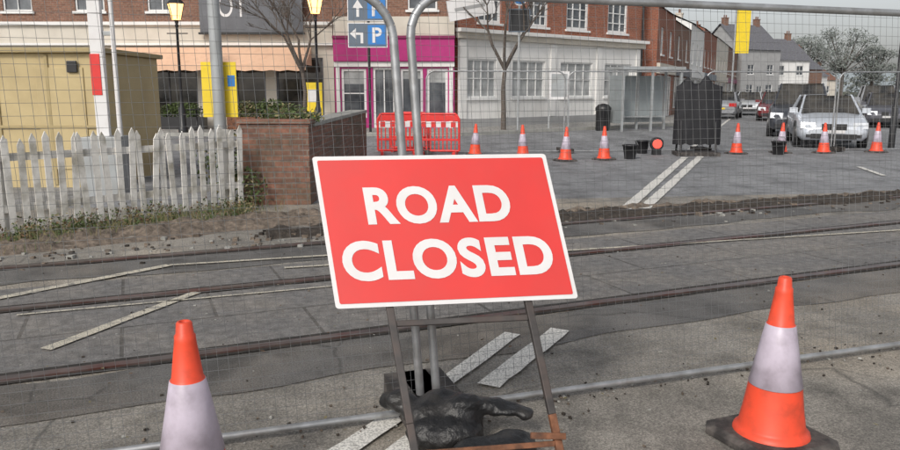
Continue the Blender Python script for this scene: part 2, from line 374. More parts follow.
# ------------------------------------------------------------------ mesh fences
def fence_panel(name,J,dv,s0,s1,Lv,H=1.98,rw=.0013,vs=.045,hs=.05,tr=.02,z0=.05,rc=.2):
    J=Vector((J[0],J[1],0)); dv=Vector((dv[0],dv[1],0)).normalized()
    nv=Vector((-dv.y,dv.x,0)); sd=random.random()*50
    def P(s,z,k=0):
        q=J+dv*s+Vector((Lv[0]*z,Lv[1]*z,z))
        if k: q+=nv*.022*noise.noise(Vector((s*1.3,z*1.3,sd)))+dv*.006*noise.noise(Vector((s*2,z*2,sd+9)))
        return q
    b=B(name)
    a,c=min(s0,s1),max(s0,s1)
    pts=[P(a,0.0),P(a,H-rc)]
    for i in range(1,7):
        t=math.pi/2*i/6; pts.append(P(a+rc-rc*math.cos(t),H-rc+rc*math.sin(t)))
    for i in range(0,7):
        t=math.pi/2*i/6; pts.append(P(c-rc+rc*math.sin(t),H-rc+rc*math.cos(t)))
    pts.append(P(c,0.0))
    b.tube(pts,tr,M_tube,10,'tube_frame'); b.tube([P(a,z0),P(c,z0)],tr*.8,M_tube,10,'tube_frame')
    s=a+vs; seg=6 if rw<.0015 else 1
    while s<c-vs*.5:
        top=H
        if s<a+rc: top=H-rc+math.sqrt(max(0,rc*rc-(a+rc-s)**2))
        if s>c-rc: top=H-rc+math.sqrt(max(0,rc*rc-(s-c+rc)**2))
        for i in range(seg):
            b.cyl(P(s,z0+(top-z0)*i/seg,seg>1),P(s,z0+(top-z0)*(i+1)/seg,seg>1),rw,rw,M_wire,3,'wire_mesh',False)
        s+=vs
    z=z0+hs
    while z<H-.02:
        q=0
        if z>H-rc: q=rc-math.sqrt(max(0,rc*rc-(z-H+rc)**2))
        g=10 if seg>1 else 1
        for i in range(g):
            b.cyl(P(a+q+(c-a-2*q)*i/g,z,seg>1),P(a+q+(c-a-2*q)*(i+1)/g,z,seg>1),rw,rw,M_wire,3,'wire_mesh',False)
        z+=hs
    for s in (a,c):
        p=P(s,0); ang=math.atan2(dv.y,dv.x)
        T=TM(p.x,p.y,0,ang); b.box(-.11,.11,-.32,.32,.024,.125,M_rubber,'rubber_foot',T)
    b.done()
J=(-.095,3.375); FD=(.949,.314)
fence_panel('mesh_fence_panel',J,FD,.04,3.5,(-.068,.055),rw=.00095)
fence_panel('mesh_fence_panel',J,FD,-3.5,-.04,(-.068,.055),rw=.00095)
for i in range(4):
    fence_panel('mesh_fence_panel',(-.6+3.5*i*.9965,18.5+3.5*i*.084),(.9965,.084),.03,3.45,(0,0),2.0,.0016,.10,.2,.019)

# ------------------------------------------------------------------ ROAD CLOSED sign
BL=Vector((-.453,2.872,.694)); UX=Vector((.987,.155,0)); UY=Vector((-.1205,.244,.582))
NV=UX.cross(UY).normalized()
if NV.y>0: NV=-NV
def SP(u,v,o=0): return BL+UX*u+UY*v+NV*o
def rr(x0,x1,y0,y1,r,ry,n=5):
    pts=[]
    for cx,cy,a0 in ((x1-r,y0+ry,-90),(x1-r,y1-ry,0),(x0+r,y1-ry,90),(x0+r,y0+ry,180)):
        for i in range(n+1):
            t=R(a0+90*i/n); pts.append((cx+r*math.cos(t),cy+ry*math.sin(t)))
    return pts
b=B('road_closed_sign')
o=rr(0,1,0,1,.014,.02); n=len(o)
f=[SP(*p,.004) for p in o]; k=[SP(*p,-.004) for p in o]
b.add(f,[tuple(range(n))],M_signwhite,'sign_plate'); b.add(k,[tuple(range(n))[::-1]],M_aluback,'sign_plate')
b.add(f+k,[(i,(i+1)%n,n+(i+1)%n,n+i) for i in range(n)],M_aluback,'sign_plate')
b.add([SP(*p,.0065) for p in rr(.018,.982,.028,.972,.008,.012)],[tuple(range(n))],M_signred,'red_face')
put_text(b,'ROAD',M_signwhite,lambda u,v:SP(u,v,.0085),.185,.795,.530,.785,off=.036)
put_text(b,'CLOSED',M_signwhite,lambda u,v:SP(u,v,.0085),.055,.930,.165,.428,off=.036)
def bar(b,p,q,wd,dp,m,part):
    p=Vector(p);q=Vector(q);t=(q-p).normalized();sd=t.cross(NV).normalized()
    vs=[c+sd*i*wd/2+NV*j*dp/2 for c in (p,q) for i,j in ((-1,-1),(1,-1),(1,1),(-1,1))]
    b.add(vs,[(0,1,2,3),(7,6,5,4),(0,4,5,1),(1,5,6,2),(2,6,7,3),(3,7,4,0)],m,part)
for fx in (.215,.790):
    bar(b,SP(fx,.75,-.022),SP(fx,-.72,-.022),.030,.030,M_frame,'stand_legs')
    bar(b,SP(fx,-.72,-.022),SP(fx,-1.19,-.022),.030,.030,M_rust if fx>.5 else M_frame,'stand_legs')
bar(b,SP(.23,-.105,-.024),SP(.775,-.105,-.024),.024,.022,M_frame,'crossbar')
bar(b,SP(.23,.25,-.024),SP(.775,.25,-.024),.024,.022,M_frame,'crossbar')
bar(b,SP(.23,-.90,-.024),SP(.775,-.90,-.024),.022,.022,M_rust,'crossbar')
bar(b,SP(.82,-.86,-.0),SP(.68,-.84,-.0),.026,.02,M_rust,'crossbar')
b.done(.003)

# ------------------------------------------------------------------ sandbags
def blob(name,parts,vox=.011,dstr=.03,m=M_bag,seed=0):
    b=B(name)
    for c,r in parts: ell(b,c,r,m)
    o=b.done()[0]
    md=o.modifiers.new('r','REMESH'); md.mode='VOXEL'; md.voxel_size=vox; md.use_smooth_shade=True
    sm=o.modifiers.new('s','SMOOTH'); sm.iterations=8; sm.factor=.6
    for sc,st in ((.13,dstr),(.045,dstr*.45)):
        tx=bpy.data.textures.new('c','CLOUDS'); tx.noise_scale=sc; tx.noise_depth=2
        dm=o.modifiers.new('d','DISPLACE'); dm.texture=tx; dm.strength=st; dm.mid_level=.5; dm.texture_coords='LOCAL'
    return o
blob('sandbag',[((-.02,3.08,.07),(.17,.12,.085)),((.03,3.14,.14),(.12,.09,.08)),((-.10,3.16,.13),(.12,.09,.06)),((-.22,3.2,.17),(.07,.06,.05)),
 ((.15,3.15,.17),(.12,.06,.035)),((.25,3.13,.155),(.10,.05,.028)),((.33,3.12,.14),(.045,.045,.025)),((-.04,3.2,.16),(.1,.08,.06)),((-.28,3.24,.15),(.05,.05,.04)),((.06,3.12,.20),(.08,.06,.035))])
blob('sandbag',[((.17,2.87,.07),(.17,.10,.075)),((.27,2.92,.08),(.10,.09,.07)),((.07,2.86,.05),(.1,.07,.05))])

# ------------------------------------------------------------------ cones
def cone(x,y,rz=0,tilt=0,n=28):
    b=B('traffic_cone',TM(x,y,.005,rz)@Matrix.Rotation(tilt,4,'Y'))
    s=.225;c=.06
    pts=[(-s+c,-s),(s-c,-s),(s,-s+c),(s,s-c),(s-c,s),(-s+c,s),(-s,s-c),(-s,-s+c)]
    vs=[(x_,y_,0) for x_,y_ in pts]+[(x_,y_,.022) for x_,y_ in pts]+[(x_*.86,y_*.86,.04) for x_,y_ in pts]
    fs=[(i,(i+1)%8,8+(i+1)%8,8+i) for i in range(8)]+[(8+i,8+(i+1)%8,16+(i+1)%8,16+i) for i in range(8)]+[tuple(range(16,24))]
    b.add(vs,fs,M_rubber,'base')
    b.lathe((0,0,0),[(.165,.038),(.16,.055),(.148,.062),(.141,.075),(.132,.13),(.130,.135),(.112,.262)],M_cone,n,'cone_body',False)
    b.lathe((0,0,0),[(.109,.262),(.1135,.264),(.063,.535),(.058,.540)],M_sleeve,n,'reflective_sleeve',False)
    b.lathe((0,0,0),[(.0605,.538),(.055,.545),(.037,.68),(.036,.70),(.031,.705),(.027,.745),(.022,.75),(.016,.75),(.014,.72)],M_cone,n,'cone_tip')
    b.done()
cone(1.44,3.15,R(24),R(1)); cone(-.93,2.52,R(8),R(0))
for x,y in ((.6,18.1),(1.71,17.6),(2.55,16.6),(3.47,16.9),(7.05,18.5),(8.25,18.75),(9.3,18.7),(10.75,18.95)): cone(x,y,random.random(),R(random.uniform(-2,2)),16)

# ------------------------------------------------------------------ picket fence
b=B('picket_fence')
p0=Vector((-6.6,5.6,0));p1=Vector((-2.72,9.85,0));t=(p1-p0);L=t.length;t.normalize();nn=Vector((-t.y,t.x,0))
s=0
while s<L:
    c=p0+t*s; hh=1.08+random.uniform(-.04,.05); wv=.034; ln=random.gauss(0,.028); fw=random.gauss(0,.016)
    zb=.05+random.uniform(0,.04)
    def q(a,z,o): return c+t*(a+ln*z)+nn*(o+fw*z)+Vector((0,0,z))
    sh=[(-wv,zb),(wv,zb),(wv,hh-.07),(0,hh),(-wv,hh-.07)]
    vs=[q(a,z,-.01) for a,z in sh]+[q(a,z,.01) for a,z in sh]
    if random.random()>.03: b.add(vs,[(0,1,2,3,4),(9,8,7,6,5)]+[(i,5+i,5+(i+1)%5,(i+1)%5) for i in range(5)],M_picket,'pickets')
    s+=.130+random.uniform(-.010,.010)
T=TM(p0.x,p0.y,0,math.atan2(t.y,t.x))
for z in (.28,.82): b.box(0,L,.013,.05,z,z+.08,M_picket,'rails',T)
for k in range(3): b.box(k*2.6+.3,k*2.6+.4,.052,.15,0,1.05,M_picket,'posts',T)
b.done()
b=B('verge_weeds')
for i in range(80):
    s=random.random(); c=p0.lerp(p1,s)+Vector((random.gauss(.12,.16),-.16+random.gauss(0,.16),0))
    leaves(b,(c.x,c.y,.06),(.16,.12,.10+.12*random.random()),80,.02,[M_leaf,M_leaf,M_leaf2,M_dead],'leaves')
for i in range(1400):
    s=random.random(); c=p0.lerp(p1,s)+Vector((random.gauss(.2,.22),-.2+random.gauss(0,.22),0)); h=random.uniform(.06,.24)
    l=Vector((random.gauss(0,.06),random.gauss(0,.06),h)); b.add([c,c+Vector((.008,0,0)),c+l],[(0,1,2)],random.choice([M_leaf,M_leaf2]),'blades')
b.done()
b=B('shrub'); 
for c,r,n_ in (((-2.75,10.0,.25),(.3,.25,.28),350),((-3.1,10.6,.5),(.5,.4,.5),700),((-2.4,11.2,1.15),(.5,.5,.22),500),((-2.1,10.5,1.18),(.4,.25,.08),220)):
    leaves(b,c,r,n_,.035,[M_leaf,M_leaf,M_leaf2])
for k in range(10):
    a=Vector((-3.0+random.uniform(-.3,.4),10.4,0)); b.cyl(a,a+Vector((random.uniform(-.2,.2),random.uniform(-.1,.3),.8)),.01,.004,M_bark,5,'stems')
b.done()
b=B('brick_wall',TM(-2.83,10.15))
b.box(0,.93,0,.34,0,1.10,M_wallbrick,'wall'); b.box(.59,.93,.342,7,0,1.05,M_wallbrick,'wall')
b.box(-.03,.96,-.03,.37,1.102,1.16,M_wallbrick,'coping'); b.box(.57,.95,.372,7,1.052,1.11,M_stone,'coping')
b.done(.006)

# ------------------------------------------------------------------ equipment shed
b=B('equipment_shed',TM(-9.6,12))
b.box(0,4.1,0,2.4,0,2.12,M_shed,'walls')
for x in [0,.82,1.64,2.46,3.28,4.06]: b.box(x-.03,x+.03,-.025,-.002,.05,2.1,M_shed2,'battens')
for x in (.8,3.0): b.box(x+.1,x+.85,-.02,-.002,.3,1.9,M_shed,'door_panels')
b.box(-.08,4.18,-.1,2.5,2.122,2.20,M_shed2,'roof'); b.box(3.62,3.78,-.06,-.027,1.82,2.0,M_black,'padlock_box')
b.box(-.02,4.12,-.03,-.004,.95,1.0,M_shed2,'rail'); b.done(.01)
b=B('level_crossing_barrier',TM(-4.93,10.8))
b.box(-.11,.07,-.04,.04,.9,2.0,M_signwhite,'boom'); b.box(-.11,.07,-.04,.04,2.003,2.6,M_signwhite,'boom'); b.box(-.12,.02,-.05,-.042,1.48,2.05,M_red,'red_band')
b.box(-.11,.07,-.04,.04,2.603,5.5,M_signwhite,'boom'); b.box(-.25,.25,-.25,.25,0,.9,M_greypole,'machine')
b.cyl((.21,0,0),(.21,0,5),.035,.03,M_signwhite,10,'support_pole'); b.box(.08,.2,-.02,.02,2.3,2.36,M_greypole,'bracket'); b.done(.008)
b=B('sign_pole',TM(-3.17,10.45))
b.cyl((0,0,0),(-.03,0,6.2),.085,.075,M_greypole,16,'pole')
b.box(-.26,.22,.09,.11,1.18,1.93,M_yellow,'yellow_board'); b.box(.10,.20,.086,.089,1.6,1.75,M_blue,'blue_patch'); b.done()

# ------------------------------------------------------------------ lamps
def lamp(x,y,zl):
    b=B('street_lamp',TM(x,y,.12))
    b.lathe((0,0,0),[(.16,0),(.16,.15),(.12,.2),(.11,.8),(.07,.9),(.05,1.2),(.042,zl-.25),(.07,zl-.22),(.045,zl-.15),(.08,zl-.02)],M_black,14,'post')
    b.cyl((-.35,0,zl-.45),(.35,0,zl-.45),.018,.018,M_black,8,'ladder_bar')
    b.lathe((0,0,0),[(.15,zl),(.27,zl+.5)],M_lampglow,6,'lantern_glass')
    for i in range(6):
        a=2*math.pi*i/6; b.cyl((.155*math.cos(a),.155*math.sin(a),zl),(.278*math.cos(a),.278*math.sin(a),zl+.5),.014,.014,M_black,5,'lantern_frame')
    b.lathe((0,0,0),[(.31,zl+.5),(.25,zl+.58),(.1,zl+.72),(.05,zl+.76),(.05,zl+.85),(.02,zl+.95)],M_black,6,'lantern_cap'); b.done()
lamp(-9.15,25.9,3.75); lamp(-4.5,25.9,3.95)
b=B('parking_sign',TM(-2.78,26.2,.12))
b.cyl((.02,0,0),(.02,0,4.6),.045,.045,M_black,10,'post')
for z0 in (2.85,3.72):
    b.box(-.68,.66,-.06,-.04,z0,z0+.82,M_signwhite,'panels'); b.box(-.65,.63,-.066,-.061,z0+.03,z0+.79,M_nblue,'panels')
    b.box(.0,.60,-.072,-.067,z0+.08,z0+.74,M_blue,'blue_squares')
    put_text(b,'P',M_signwhite,lambda u,v:Vector((u,-.076,v)),.15,.47,z0+.16,z0+.66,off=.02)
    X=-.33
    if z0>3:
        b.box(X-.045,X+.045,-.074,-.068,z0+.14,z0+.45,M_signwhite,'arrows')
        b.add([(X-.18,-.072,z0+.43),(X+.18,-.072,z0+.43),(X,-.072,z0+.70)],[(0,1,2)],M_signwhite,'arrows')
    else:
        b.box(X+.08,X+.17,-.074,-.068,z0+.14,z0+.50,M_signwhite,'arrows'); b.box(X-.09,X+.17,-.0745,-.0685,z0+.42,z0+.50,M_signwhite,'arrows')
        b.add([(X-.07,-.072,z0+.28),(X-.07,-.072,z0+.64),(X-.28,-.072,z0+.46)],[(0,1,2)],M_signwhite,'arrows')
b.done()

# ------------------------------------------------------------------ buildings
def wall(b,x0,x1,z0,z1,ops,m,y=0,rev=.12,part='walls'):
    xs=sorted({x0,x1,*[o[0] for o in ops],*[o[1] for o in ops]}); zs=sorted({z0,z1,*[o[2] for o in ops],*[o[3] for o in ops]})
    xs=[x for x in xs if x0<=x<=x1]; zs=[z for z in zs if z0<=z<=z1]
    for i in range(len(xs)-1):
        for j in range(len(zs)-1):
            cx=(xs[i]+xs[i+1])/2; cz=(zs[j]+zs[j+1])/2
            if any(o[0]<cx<o[1] and o[2]<cz<o[3] for o in ops): continue
            b.quad((xs[i],y,zs[j]),(xs[i+1],y,zs[j]),(xs[i+1],y,zs[j+1]),(xs[i],y,zs[j+1]),m,part)
    for o in ops:
        a,c,e,f=o[:4]; f=min(f,z1)
        for q in (((a,e),(a,f)),((c,f),(c,e)),((a,f),(c,f)),((c,e),(a,e))):
            (xa,za),(xb,zb)=q; b.quad((xa,y,za),(xb,y,zb),(xb,y+rev,zb),(xa,y+rev,za),m,part)
def window(b,x0,x1,z0,z1,y=.11,nx=2,nz=2,fm=None,g=None,fw=.06,sill=True,blind=False):
    fm=fm or M_wframe; g=g or M_glass
    b.quad((x0,y,z0),(x1,y,z0),(x1,y,z1),(x0,y,z1),g,'glass')
    if blind:
        h=(z1-z0)*random.uniform(.15,.5); b.quad((x0+fw,y-.0015,z1-h),(x1-fw,y-.0015,z1-h),(x1-fw,y-.0015,z1-fw),(x0+fw,y-.0015,z1-fw),M_curtain,'blinds')
    for x in (x0+.003,x1-fw-.003): b.box(x,x+fw,y-.06,y-.002,z0+.003,z1-.003,fm,'window_frames')
    for z in (z0+.003,z1-fw-.003): b.box(x0+fw+.004,x1-fw-.004,y-.058,y-.002,z,z+fw,fm,'window_frames')
    for i in range(1,nx):
        x=x0+(x1-x0)*i/nx; b.box(x-.02,x+.02,y-.045,y-.003,z0+fw,z1-fw,fm,'window_frames')
    for i in range(1,nz):
        z=z0+(z1-z0)*i/nz; b.box(x0+fw,x1-fw,y-.042,y-.004,z-.02,z+.02,fm,'window_frames')
    if sill: b.box(x0-.08,x1+.08,-.08,-.003,z0-.09,z0-.005,fm,'sills')
def shell(b,L,D,z0,z1,m):
    b.quad((0,D,z0),(0,0,z0),(0,0,z1),(0,D,z1),m,'walls'); b.quad((L,0,z0),(L,D,z0),(L,D,z1),(L,0,z1),m,'walls')
    b.quad((L,D,z0),(0,D,z0),(0,D,z1),(L,D,z1),m,'walls')
def gable(b,L,D,z,h,m,wm,ov=.3):
    vs=[(-ov,-ov,z),(L+ov,-ov,z),(L+ov,D/2,z+h),(-ov,D/2,z+h),(L+ov,D+ov,z),(-ov,D+ov,z)]
    b.add(vs,[(0,1,2,3),(3,2,4,5)],m,'roof')
    b.add([(0,0,z-.01),(0,D,z-.01),(0,D/2,z+h-.12)],[(0,1,2)],wm,'walls'); b.add([(L,0,z-.01),(L,D,z-.01),(L,D/2,z+h-.12)],[(0,1,2)],wm,'walls')
def chimney(b,x,y,z,m,h=1.3):
    b.box(x-.35,x+.35,y-.3,y+.3,z,z+h,m,'chimney'); b.box(x-.4,x+.4,y-.35,y+.35,z+h+.002,z+h+.1,m,'chimney')
    for k in (-.17,.17): b.cyl((x+k,y,z+h+.1),(x+k,y,z+h+.45),.09,.08,M_tile,8,'chimney_pots')

b=B('cafe_building',TM(-23,29))
L=18.6
ops=[]
x=.8
while x<17.5: ops.append((x,min(x+2.2,18.2),.55,2.75)); x+=2.6
wall(b,0,L,0,3.2,ops,M_cream)
for o in ops: window(b,*o,nx=2,nz=1,g=M_dglass,fm=M_fascia if o[0]>8 else M_wframe,sill=False)
b.box(-.02,L,-.14,-.003,3.2,4.02,M_cream,'fascia_band'); b.box(-.04,L,-.28,-.142,3.93,4.05,M_white,'fascia_band'); b.box(-.04,L,-.2,-.142,3.2,3.28,M_white,'fascia_band')
ops=[]; x=.9
while x<17: ops.append((x,x+1.1,4.45,6.1)); x+=2.7
wall(b,0,L,4.02,7,ops,M_brownbrick)
for o in ops: window(b,*o,nx=2,nz=2)
shell(b,L,8,0,7,M_brownbrick); gable(b,L,8,7,2.6,M_slate,M_brownbrick); b.done()
b=B('shop_awning',TM(-12.7,28.85))
W=7.5; NP=24
for i in range(NP):
    x0,x1=W*i/NP,W*(i+1)/NP; sg=lambda x:-.03*math.sin(x*4.2)
    b.quad((x0,-.02,3.12),(x1,-.02,3.12),(x1,-1.3,2.45+sg(x1)),(x0,-1.3,2.45+sg(x0)),M_awn)
    b.quad((x0,-1.3,2.45+sg(x0)),(x1,-1.3,2.45+sg(x1)),(x1,-1.31,2.22+.04*(i%2)),(x0,-1.31,2.22+.04*((i+1)%2)),M_awn)
b.add([(0,-.02,3.12),(0,-.02,2.45),(0,-1.3,2.45)],[(0,1,2)],M_awn); b.add([(W,-.02,3.12),(W,-.02,2.45),(W,-1.3,2.45)],[(0,1,2)],M_awn)
b.done()
b=B('shop_sign',TM(-9.25,28.6))
b.box(0,3.8,0,.12,3.66,5.6,M_fascia,'board'); b.box(-.06,3.86,-.04,.12,3.58,3.655,M_black,'trim')
put_text(b,'OT',M_signwhite,lambda u,v:Vector((u,-.006,v)),.7,1.75,4.2,5.0,off=.0)
b.done()
b=B('hedge_planter',TM(-12.3,28.2,.12)); b.box(0,3.2,-.2,.2,0,.45,M_black,'trough')
leaves(b,(.7,0,.75),(.8,.25,.42),900,.06,[M_leaf,M_leaf2]); leaves(b,(2.3,0,.65),(.9,.25,.35),900,.06,[M_leaf,M_leaf]); b.done()
b=B('hedge_planter',TM(-8.2,28.0,.12)); b.box(0,2.2,-.2,.2,0,.45,M_rust,'trough')
leaves(b,(.6,0,.7),(.7,.25,.35),600,.06,[M_leaf,M_leaf2]); leaves(b,(1.6,0,.75),(.6,.25,.4),600,.06,[M_leaf,M_leaf]); b.done()
for k in range(3):
    b=B('cafe_table',TM(-11.6+k*2.5,27.2,.12)); b.lathe((0,0,0),[(.22,0),(.2,.03),(.03,.05),(.03,.72),(.36,.73),(.36,.76)],M_black,14); b.done()
b=B('poster_board',TM(-5.25,27.6,.12)); b.box(0,.62,-.02,.02,.35,1.7,M_yellow,'board'); b.box(.1,.5,-.026,-.021,1.0,1.45,M_signwhite,'board'); b.box(.05,.1,-.02,.02,0,.35,M_black,'legs'); b.box(.52,.57,-.02,.02,0,.35,M_black,'legs'); b.done()
b=B('magenta_shop',TM(-4.38,29))
L=4.55
ops=[(.25,1.2,.5,2.35),(1.45,2.3,.12,2.4),(2.5,3.35,.5,2.35),(3.5,4.3,.5,2.35)]
wall(b,0,L,0,2.62,ops,M_mag)
for i,o in enumerate(ops):
    window(b,*o,nx=1 if i!=1 else 2,nz=1 if i else 2,fm=M_wframe,g=M_glass,sill=False,blind=i!=1,fw=.09)
b.box(0,L,-.2,-.003,2.62,3.45,M_mag,'fascia'); b.box(-.02,L+.02,-.26,-.003,3.452,3.55,M_magd,'fascia')
b.box(.06,.2,-.06,-.003,0,2.4,M_white,'pilasters'); b.box(L-.2,L-.06,-.06,-.003,0,2.4,M_white,'pilasters')
b.box(0,L,-.1,-.003,2.42,2.60,M_white,'white_band')
b.box(0,L,-.1,-.003,3.552,4.25,M_cream,'band')
ops=[(.7,1.8,4.5,6.1),(2.8,3.9,4.5,6.1)]
wall(b,0,L,3.55,7,ops,M_brownbrick)
for o in ops: window(b,*o)
shell(b,L,8,0,7,M_brownbrick); gable(b,L,8,7,2.6,M_slate,M_brownbrick); b.done()
A=(.3,29.3); ad=(.751,.66)
b=B('white_brick_building',dirM(A,ad)); L=11.95
ops=[(.5,2.1,1.25,2.75),(3.0,5.0,1.25,2.75),(6.0,8.2,1.25,2.75),(9.1,11.2,1.25,2.75)]
wall(b,0,L,0,3.5,ops,M_white)
for o in ops: window(b,*o,nx=4,nz=2,g=M_curtain)
for x in (.05,2.4,5.3,8.45,11.5): b.box(x,x+.35,-.07,-.003,.45,3.45,M_white,'pilasters')
b.box(0,L,-.09,-.003,0,.43,M_grey,'plinth')
b.box(-.1,L+.1,-.16,-.003,3.5,3.72,M_cream,'cornice'); b.box(-.15,L+.15,-.34,-.003,3.722,3.86,M_white,'cornice')
ops=[(1.05,2.3,4.15,5.9),(3.9,5.1,4.15,5.9),(6.3,7.8,4.15,5.9),(9.2,10.7,4.15,5.9)]
wall(b,0,L,3.5,6.9,ops,M_redbrick)
for o in ops: window(b,*o,nx=3,nz=4,fw=.1,blind=True)
shell(b,L,9,0,6.9,M_redbrick); gable(b,L,9,6.9,3,M_tile,M_redbrick)
b.cyl((11.8,-.1,0.2),(11.8,-.1,6.8),.05,.05,M_black,8,'drainpipe'); b.done()
b=B('projecting_sign',TM(.75,27.6,0,R(8))); T=Matrix.Translation((0,0,4.45))@Matrix.Rotation(R(-11),4,'Y')
b.box(-.85,.85,-.03,.03,-.36,.36,M_signwhite,'board',T); b.box(-.6,.5,-.036,-.031,-.06,.06,M_grey,'stripe',T); b.cyl((0,.03,4.8),(0,2.2,4.9),.03,.03,M_black,8,'bracket'); b.cyl((0,0,4.3),(0,0,4.9),.02,.02,M_black,8,'bracket'); b.done()
b=B('traffic_sign',TM(2.45,27.4,.12)); b.cyl((0,0,0),(0,0,4.9),.04,.04,M_greypole,10,'post'); b.box(-.38,.38,-.06,-.04,3.45,4.25,M_nblue,'panel'); b.box(-.34,.34,-.066,-.061,3.49,4.21,M_black,'panel')
b.cyl((0,-.04,4.6),(0,-.06,4.6),.25,.25,M_signwhite,20,'disc'); b.cyl((0,-.061,4.6),(0,-.066,4.6),.2,.2,M_blue,20,'disc'); b.done()
row_dir=(.4,.916); px,py=10.2,37.9
spec=[('brick_terrace',6.5,5.6,M_redbrick,M_tile,1.3),('brick_terrace',8,5.4,M_brownbrick,M_slate,1.5),('rendered_terrace',9,5.9,M_white,M_slate,1.6),('brick_terrace',12,6.2,M_redbrick,M_tile,1.7),('rendered_terrace',16,6.3,M_cream,M_slate,1.8),('brick_terrace',20,6.3,M_brownbrick,M_slate,2.0)]
s0=0
for i,(nm,Lh,H,wm,rm,rh) in enumerate(spec):
    b=B(nm,dirM((px+row_dir[0]*s0,py+row_dir[1]*s0),row_dir))
    ops=[(.5,Lh/2-.5,.5,2.3),(Lh/2+.3,Lh-.6,.1,2.3)]
    wall(b,0,Lh-.02,0,2.9,ops,wm)
    for o in ops: window(b,*o,nx=3,nz=1,g=M_dglass,sill=False)
    b.box(.1,Lh-.15,-.18,-.003,2.38,2.88,[M_cream,M_fascia,M_white,M_nblue,M_cream,M_magd][i],'fascia')
    k=max(2,int(Lh/3)); ops=[(Lh*(j+.5)/k-.5,Lh*(j+.5)/k+.5,3.35,4.7) for j in range(k)]
    wall(b,0,Lh-.02,2.9,H,ops,wm)
    for o in ops: window(b,*o)
    shell(b,Lh-.02,7,0,H,wm); gable(b,Lh-.02,7,H,rh,rm,wm,.1); chimney(b,.5,3.5,H+rh-.5,wm,.9); b.done(); s0+=Lh
b=B('yellow_banner',TM(21.6,58.5)); b.cyl((0,0,0),(0,0,8),.07,.07,M_greypole,8,'pole'); b.box(.08,1.1,-.04,.04,4.3,7.8,M_yellow,'banner'); b.done()
# houses round the bend
for x,y,Lh,H,wm,rm,rz,nm,rh in ((38.4,101,7,6.8,M_grey,M_slate,25,'rendered_house',3.6),(44.5,106,6.5,5.6,M_white,M_slate,18,'rendered_house',3.2),(50,113,8,4.6,M_brownbrick,M_slate,30,'brick_house',2.8),(57.5,124,7,3.8,M_white,M_slate,35,'rendered_house',2.5),(65,142,9,3.4,M_cream,M_tile,20,'rendered_house',2.4)):
    b=B(nm,TM(x,y,0,R(rz)))
    ops=[(Lh*f-.6,Lh*f+.6,z,z+1.3) for f in (.25,.75) for z in ((1,3.6) if H>5 else (1,))]+[(Lh*.5-.5,Lh*.5+.5,.05,2.1)]
    wall(b,0,Lh,0,H,ops,wm)
    for o in ops: window(b,*o)
    shell(b,Lh,8,0,H,wm); gable(b,Lh,8,H,rh,rm,wm); chimney(b,.6,4,H+rh-.6,M_brownbrick); chimney(b,Lh-.6,4,H+rh-.6,M_brownbrick); b.done()
b=B('bus_shelter',TM(6.5,28.6,.0,R(14)))
for x in (0,1.2,2.4):
    b.box(x-.04,x+.04,-.04,.04,0,2.3,M_greypole,'posts'); b.box(x-.04,x+.04,1.1,1.18,0,2.3,M_greypole,'posts')
b.box(-.1,2.5,-.15,1.25,2.302,2.42,M_greypole,'roof')
M_sg=mat('shelter_panel',(.30,.33,.34),.25,var=.15,scale=1)
for x in (.06,1.26): b.box(x,x+1.06,1.12,1.14,.3,2.1,M_sg,'glazing'); 
b.box(-.02,.0,.05,1.09,.3,2.1,M_sg,'glazing'); b.box(.2,2.2,.8,1.05,.5,.55,M_greypole,'bench'); b.done()
b=B('litter_bin',TM(5.9,29.2,.0)); b.lathe((0,0,0),[(.26,0),(.28,.05),(.28,.75),(.31,.78),(.31,.88),(.2,1.0),(.05,1.04)],M_black,16); b.done()
b=B('notice_board',TM(4.15,29.0,0)); b.box(-.38,.38,-.04,.04,1.2,2.25,M_signwhite,'board'); b.box(-.3,.3,-.046,-.041,1.3,2.15,M_greypole,'board'); b.box(-.4,-.34,-.03,.03,0,1.198,M_greypole,'legs'); b.box(.34,.4,-.03,.03,0,1.198,M_greypole,'legs'); b.done()

# ------------------------------------------------------------------ bare trees
def tree(name,x,y,h,seed,z=.12,r=.09):
    rnd=random.Random(seed); b=B(name,TM(x,y,z))
    def br(p,d,l,r,k):
        n=8 if k<2 else 4; q=p
        for i in range(3):
            q2=q+(d+Vector((rnd.gauss(0,.08),rnd.gauss(0,.08),.02))).normalized()*l/3
            b.cyl(q,q2,r*(1-.1*i),r*(.9-.1*i),M_bark,n,'branches',False); q=q2
            if k>0 and i<2 and r<.05 and k<5:
                a=Vector((rnd.gauss(0,1),rnd.gauss(0,1),rnd.gauss(.2,.4))).normalized(); nd=(d+a*.8).normalized(); nd.z=max(nd.z,.1)
                br(q,nd,l*.5,r*.5,k+2)
        if k>=6 or r<.004: return
        for i in range(4 if k==0 else rnd.choice((2,2,3))):
            a=Vector((rnd.gauss(0,1),rnd.gauss(0,1),rnd.gauss(.1,.4))).normalized()
            nd=(d+a*rnd.uniform(.4,.75)).normalized(); nd.z=max(nd.z,.15); br(q,nd.normalized(),l*rnd.uniform(.6,.8),max(.008,r*.62),k+1)
    br(Vector((0,0,0)),Vector((0,0,1)),h*.36,r,0); b.done()
tree('street_tree',1.95,27.6,6.0,4,r=.10); tree('street_tree',-5.0,26.4,5.6,11,r=.09)
